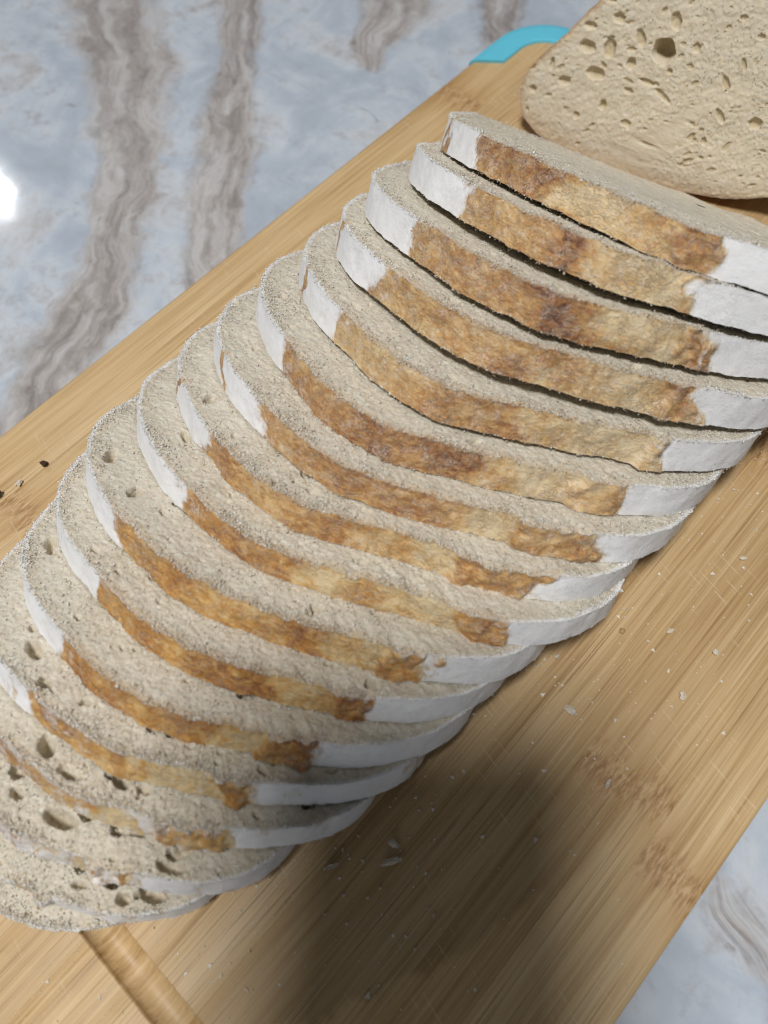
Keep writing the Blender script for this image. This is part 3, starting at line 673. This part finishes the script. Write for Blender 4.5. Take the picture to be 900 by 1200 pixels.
def build_half():
    root = thing('half_loaf', 'uncut half of the loaf standing at the far end, holey cut face forward', 'bread', (-0.345 * H, 1.118 * H, 0.0003), (-0.22, 0, 0.20))
    # outline in loaf units (x, height above z0=0.094), traced anticlockwise from the right
    o = np.array([(0.372, 0.05), (0.355, 0.10), (0.31, 0.175), (0.25, 0.235), (0.16, 0.295), (0.05, 0.325), (-0.06, 0.318), (-0.15, 0.270), (-0.20, 0.219), (-0.237, 0.169), (-0.274, 0.108),
                  (-0.315, 0.048), (-0.345, 0.008), (-0.357, -0.026), (-0.352, -0.055), (-0.335, -0.080), (-0.285, -0.104), (-0.20, -0.114), (-0.10, -0.114), (-0.012, -0.104), (0.06, -0.088), (0.124, -0.062), (0.21, -0.050), (0.30, -0.025), (0.355, 0.005)])
    o[:, 1] += 0.114
    n = len(o); dense = []
    for k in range(n):                       # Catmull-Rom through the traced points
        p0, p1, p2, p3 = o[(k - 1) % n], o[k], o[(k + 1) % n], o[(k + 2) % n]
        for t in np.linspace(0, 1, 24)[:-1]:
            dense.append(0.5 * ((2 * p1) + (-p0 + p2) * t + (2 * p0 - 5 * p1 + 4 * p2 - p3) * t * t + (-p0 + 3 * p1 - 3 * p2 + p3) * t ** 3))
    dense = np.array(dense) * H
    N = 860
    Q, nrm, th, c0 = loaf_profile(0.36 * H, 0.43 * H, None, 0.0, N, shape=(dense[:, 0], dense[:, 1]))
    cc = np.array([-0.02 * H, 0.42 * 0.43 * H])
    # crust body, tapering back to the heel
    ys = np.r_[np.linspace(0, 0.03, 22), np.linspace(0.033, 0.150, 40)]
    sc = np.sqrt(np.clip(1 - (np.maximum(ys - 0.02, 0) / 0.1315) ** 2.4, 0.0004, 1))
    M = len(ys)
    X = cc[0] + sc[:, None] * (Q[None, :, 0] - cc[0]); Z = sc[:, None] ** 0.9 * Q[None, :, 1]
    TH = np.repeat(th[None], M, 0).ravel(); YL = 0.013 + np.repeat(ys[:, None], N, 1).ravel()
    fl, to, rel = crust_zones(TH, YL, (3.6, 1.85, 1.3, 1.23), 0)
    lp = np.stack([X.ravel(), YL, Z.ravel()], 1)
    rough = (0.0005 * fbm(lp * 330, 3) + 0.0006 * fbm(lp * 110 + 5, 2)) * (1 - 0.6 * fl) + rel
    rough = rough * sstep(0.0005, 0.006, Z.ravel())
    cv = np.stack([X.ravel() + np.tile(nrm[:, 0], M) * rough, np.repeat(ys[:, None], N, 1).ravel(), np.maximum(Z.ravel() + np.tile(nrm[:, 1], M) * rough, 0)], 1)
    fl = fl * 0.75
    o_ = mesh_obj('crust', cv, grid_faces(M, N, True), M_CRUST, root)
    put_attr(o_, 'zone', np.stack([fl, to, fl * 0, fl * 0 + 1], 1)); put_attr(o_, 'loaf', lp)
    # cut face
    rr = np.linspace(1, 0.004, 190)
    ring = cv[:N]
    FX = (cc[0] + rr[:, None] * (ring[None, :, 0] - cc[0])).ravel(); FZ = (cc[1] + rr[:, None] * (ring[None, :, 2] - cc[1])).ravel()
    R = np.repeat(rr, N)
    r = np.random.RandomState(55)
    z00 = 0.094 * H + 0.005
    pores = [(x, z + z00, a * (0.95 if a > .005 and b_ > .004 else 0.72 + 0.25 * math.sin(x * 4000)), b_ * (0.95 if a > .005 and b_ > .004 else 0.78), rot, (1.9 if a > .005 and b_ > .004 else 0.55) * min(a, b_) + 0.0004) for (x, z, a, b_, rot) in HPORES]
    for k in range(230):
        t = r.uniform(0, 2 * math.pi); q = math.sqrt(r.uniform(0, 0.90)); j = int(r.randint(N))
        x = cc[0] + q * (ring[j, 0] - cc[0]); z = cc[1] + q * (ring[j, 2] - cc[1])
        ra = 0.0004 + 0.0009 * r.rand() ** 2.6; pores.append((x, z, ra * r.uniform(1, 2.4), ra, 0.6 + r.normal() * 0.5, ra * r.uniform(0.5, 1.0)))
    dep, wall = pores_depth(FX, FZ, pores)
    P3 = np.stack([FX, np.full_like(FX, 0.3), FZ], 1)
    edge = sstep(0, 0.03, 1 - R)
    rot = 0.65
    A = np.stack([(FX * math.cos(rot) + FZ * math.sin(rot)) * 0.45, P3[:, 1], -FX * math.sin(rot) + FZ * math.cos(rot)], 1)
    bumps = 0.00016 * vnoise(A * 700) + 0.00014 * vnoise(P3 * 1000) + 0.00045 * fbm(P3 * 110, 2)
    fv = np.stack([FX, (dep * sstep(0, .02, 1 - R) - bumps) * edge, FZ], 1); fv[:N] = ring
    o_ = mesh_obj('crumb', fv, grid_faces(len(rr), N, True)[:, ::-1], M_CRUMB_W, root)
    bottom = sstep(0.030, 0.012, FZ) if False else 1 - sstep(0.004, 0.022, FZ)
    rim = np.maximum(1 - sstep(0.0, 0.06, 1 - R), 0.95 * (1 - sstep(0.03, 0.20, 1 - R)) * bottom)
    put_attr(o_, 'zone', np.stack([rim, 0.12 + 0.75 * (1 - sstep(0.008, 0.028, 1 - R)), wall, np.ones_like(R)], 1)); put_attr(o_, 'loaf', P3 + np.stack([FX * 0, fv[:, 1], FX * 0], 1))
    pick = r.choice(np.flatnonzero((wall < .2) & (R > .1)), 5000)
    sz = 0.0001 + 0.00022 * r.rand(5000) ** 2.5
    GV, GF, tone = octa_cloud(fv[pick] - np.array([0, 0.0001, 0]), sz, 77)
    o_ = mesh_obj('crumb_grains', GV, GF, M_GRAIN, root, smooth=True); put_attr(o_, 'tone', 0.3 + 0.55 * tone); o_['kind'] = 'stuff'
build_half()

# ------------------------------------------------------------------ crumbs on the board
def mat_flake(name, col):
    b = NB(name); oc = b.geo()
    c = b.ramp(b.noise(oc, 1500, 3), [(0.3, tuple(k * 0.72 for k in col)), (0.65, col)])
    return b.done(c, 0.8, b.bump(b.noise(oc, 2500, 2), 0.6, 0.0003), 0.3)
M_FLAKE = mat_flake('crumb_flake', (0.74, 0.66, 0.54)); M_DARK = mat_flake('burnt_crumb', (0.07, 0.035, 0.02)); M_TAN = mat_flake('crust_crumb', (0.52, 0.34, 0.18))
def flake(name, label, x, y, lx, ly, lz, rot, mat, seed, cat='crumb'):
    r = np.random.RandomState(seed)
    nu, nv = 14, 9
    V = []
    for j in range(nv):
        for k in range(nu):
            t = 2 * math.pi * k / nu; s = math.pi * j / (nv - 1)
            V.append((math.cos(t) * math.sin(s), math.sin(t) * math.sin(s), math.cos(s)))
    V = np.array(V)
    k = 1 + 0.75 * fbm(V * 2.6 + seed * 3.7, 3, 0.7)[:, None]
    V = V * k * np.array([lx, ly, lz])
    V[:, 2] += 0.6 * lz * np.sin(V[:, 0] / lx * 2 + seed)
    V[:, 2] -= V[:, 2].min() - 0.00005
    o = mesh_obj(name, V, grid_faces(nv, nu, True)[:, ::-1], mat, None, smooth=False)
    o.location = (x, y, 0); o.rotation_euler = (0, 0, rot)
    o['label'] = label; o['category'] = cat; o['group'] = 'crumbs fallen on the board'
    return o
flake('bread_flake', 'pale bread flake lying left of the bamboo node marks in the open', 0.0082, 0.0657, .0021, .0011, .0006, .2, M_FLAKE, 1)
flake('bread_flake', 'small white crumb beside the brown node of the bamboo', 0.0301, 0.0557, .0007, .0016, .0006, .2, M_FLAKE, 2)
flake('bread_flake', 'white bread flake on the lit board, right of the loaf ends', 0.032, 0.0937, .0010, .0016, .0005, .5, M_FLAKE, 3)
flake('bread_flake', 'largest curled bread shred in the dark shadow on the board', -0.0045, -0.0062, .0034, .0009, .0008, 1.0, M_FLAKE, 4)
flake('bread_flake', 'ragged bread crumb touching the large curled shred in the shadow', -0.0072, -0.0020, .0018, .0010, .0008, .1, M_FLAKE, 9)
flake('bread_flake', 'narrow upright bread shred in the shadow near the last slices', -0.0167, -0.0194, .0006, .0026, .0008, -.45, M_FLAKE, 5)
flake('bread_flake', 'pale crumb high on the lit board towards the right edge', 0.0209, 0.1478, .0011, .0007, .0005, .7, M_FLAKE, 6)
flake('bread_flake', 'small crumb on the lit board between two others right of the loaf', 0.017, 0.1092, .0012, .0007, .0005, .9, M_FLAKE, 7)
flake('burnt_crumb', 'small dark burnt crumb on the board left of the slices', -0.1958, 0.0055, .0014, .0011, .0008, .3, M_DARK, 11)
flake('burnt_crumb', 'dark burnt crumb on the board cut by the left picture edge', -0.1985, -0.0146, .0018, .0020, .0010, .3, M_DARK, 12)
flake('bread_flake', 'white crumb between the two dark burnt crumbs', -0.1966, -0.0060, .0012, .0013, .0006, .4, M_FLAKE, 13)
flake('bread_flake', 'pale flat crumb on the lit board beside the right picture edge', 0.0321, 0.1130, .0011, .0009, .0005, .2, M_FLAKE, 15)
flake('bread_flake', 'crumb lying close to the shadowed right ends of the slices', -0.0058, 0.0768, .0009, .0006, .0005, 1.2, M_FLAKE, 16)
flake('crust_crumb', 'tiny brown crust crumb on the lit board below the middle slices', 0.0052, 0.0985, .0010, .0009, .0006, .4, M_TAN, 14)

r = np.random.RandomState(21)
pts = []; szs = []
def cross_limit(y):                          # right and left outer edges of the row of slices on the board
    yy = [s[0][0] * H for s in SL][::-1]; xr = [(s[0][1] + s[0][4] * 0.95) * H for s in SL][::-1]; xl = [(s[0][1] - s[0][4] * 0.97) * H for s in SL][::-1]
    return np.interp(y, yy, xl), np.interp(y, yy, xr)
for k in range(3400):
    y = r.uniform(-0.12, 0.30); xl, xr = cross_limit(y)
    if r.rand() < 0.72: x = xr - 0.006 + abs(r.normal()) * 0.034
    else: x = xl + 0.006 - abs(r.normal()) * 0.012
    if BX0 + 0.003 < x < BX1 - 0.003 and abs(y - GY) > 0.008:
        s = 0.00010 + 0.00062 * r.rand() ** 5
        pts.append((x, y, s * 0.5)); szs.append(s)
GV, GF, tone = octa_cloud(np.array(pts), np.array(szs), 33, flat=0.7)
o = mesh_obj('scattered_crumbs', GV, GF, M_GRAIN, None, smooth=False); put_attr(o, 'tone', 0.25 + 0.75 * tone)
o['kind'] = 'stuff'; o['label'] = 'tiny pale bread crumbs scattered over the board'; o['category'] = 'crumbs'
pts = []; szs = []
for k in range(5200):
    y = r.uniform(-0.10, 0.27); xl, xr = cross_limit(y)
    if r.rand() < 0.5: x = xl + 0.010 - abs(r.normal()) * 0.010
    else: x = xr - 0.004 + abs(r.normal()) * 0.007
    if fbm(np.array([[x * 60, y * 60, 0.5]]), 2)[0] < -0.05: continue
    if BX0 + 0.002 < x < BX1 - 0.002: pts.append((x, y, 0.00005)); szs.append(0.00006 + 0.00008 * r.rand())
GV, GF, tone = octa_cloud(np.array(pts), np.array(szs), 34, flat=0.5)
o = mesh_obj('flour_dust', GV, GF, M_GRAIN, None, smooth=False); put_attr(o, 'tone', 0.7 + 0.3 * tone)
o['kind'] = 'stuff'; o['label'] = 'white flour dust along both sides of the sliced loaf'; o['category'] = 'flour'

# ------------------------------------------------------------------ the phone that takes the picture (its shadow lies on the board)
def rounded_slab(name, w, h, d, rad, mat, parent, off=(0, 0, 0)):
    pts = []
    for cx, cy, a0 in ((w / 2 - rad, h / 2 - rad, 0), (-w / 2 + rad, h / 2 - rad, 90), (-w / 2 + rad, -h / 2 + rad, 180), (w / 2 - rad, -h / 2 + rad, 270)):
        for k in range(9):
            t = math.radians(a0 + 90 * k / 8); pts.append((cx + rad * math.cos(t), cy + rad * math.sin(t)))
    n = len(pts); e = min(d, rad) * 0.22
    V = []
    for (z, ins) in ((-d / 2, e), (-d / 2 + e, 0), (d / 2 - e, 0), (d / 2, e)):
        for (x, y) in pts: V.append((x * (1 - 2 * ins / w) + off[0], y * (1 - 2 * ins / h) + off[1], z + off[2]))
    F = [(j * n + k, j * n + (k + 1) % n, (j + 1) * n + (k + 1) % n, (j + 1) * n + k) for j in range(3) for k in range(n)]
    F += [tuple(range(n - 1, -1, -1)), tuple(3 * n + k for k in range(n))]
    return mesh_obj(name, V, F, mat, parent, smooth=False)
ph = thing('smartphone', 'dark smartphone held above the board, casting the soft shadow', 'phone')
pm = Matrix((C_RIGHT, C_UP, -C_FWD)).transposed().to_4x4(); pm.translation = Vector((0, 0, H))
ph.matrix_world = pm
PO = (-0.031, -0.066)
rounded_slab('body', 0.102, 0.166, 0.0085, 0.020, M_GREY, ph, (PO[0], PO[1], 0.0085))
rounded_slab('screen', 0.080, 0.158, 0.0006, 0.008, M_BLACK, ph, (PO[0], PO[1], 0.0131))
for k in range(3): rounded_slab('lens', 0.012, 0.012, 0.0014, 0.00595, M_BLACK, ph, (0, -0.019 * k, 0.0037))
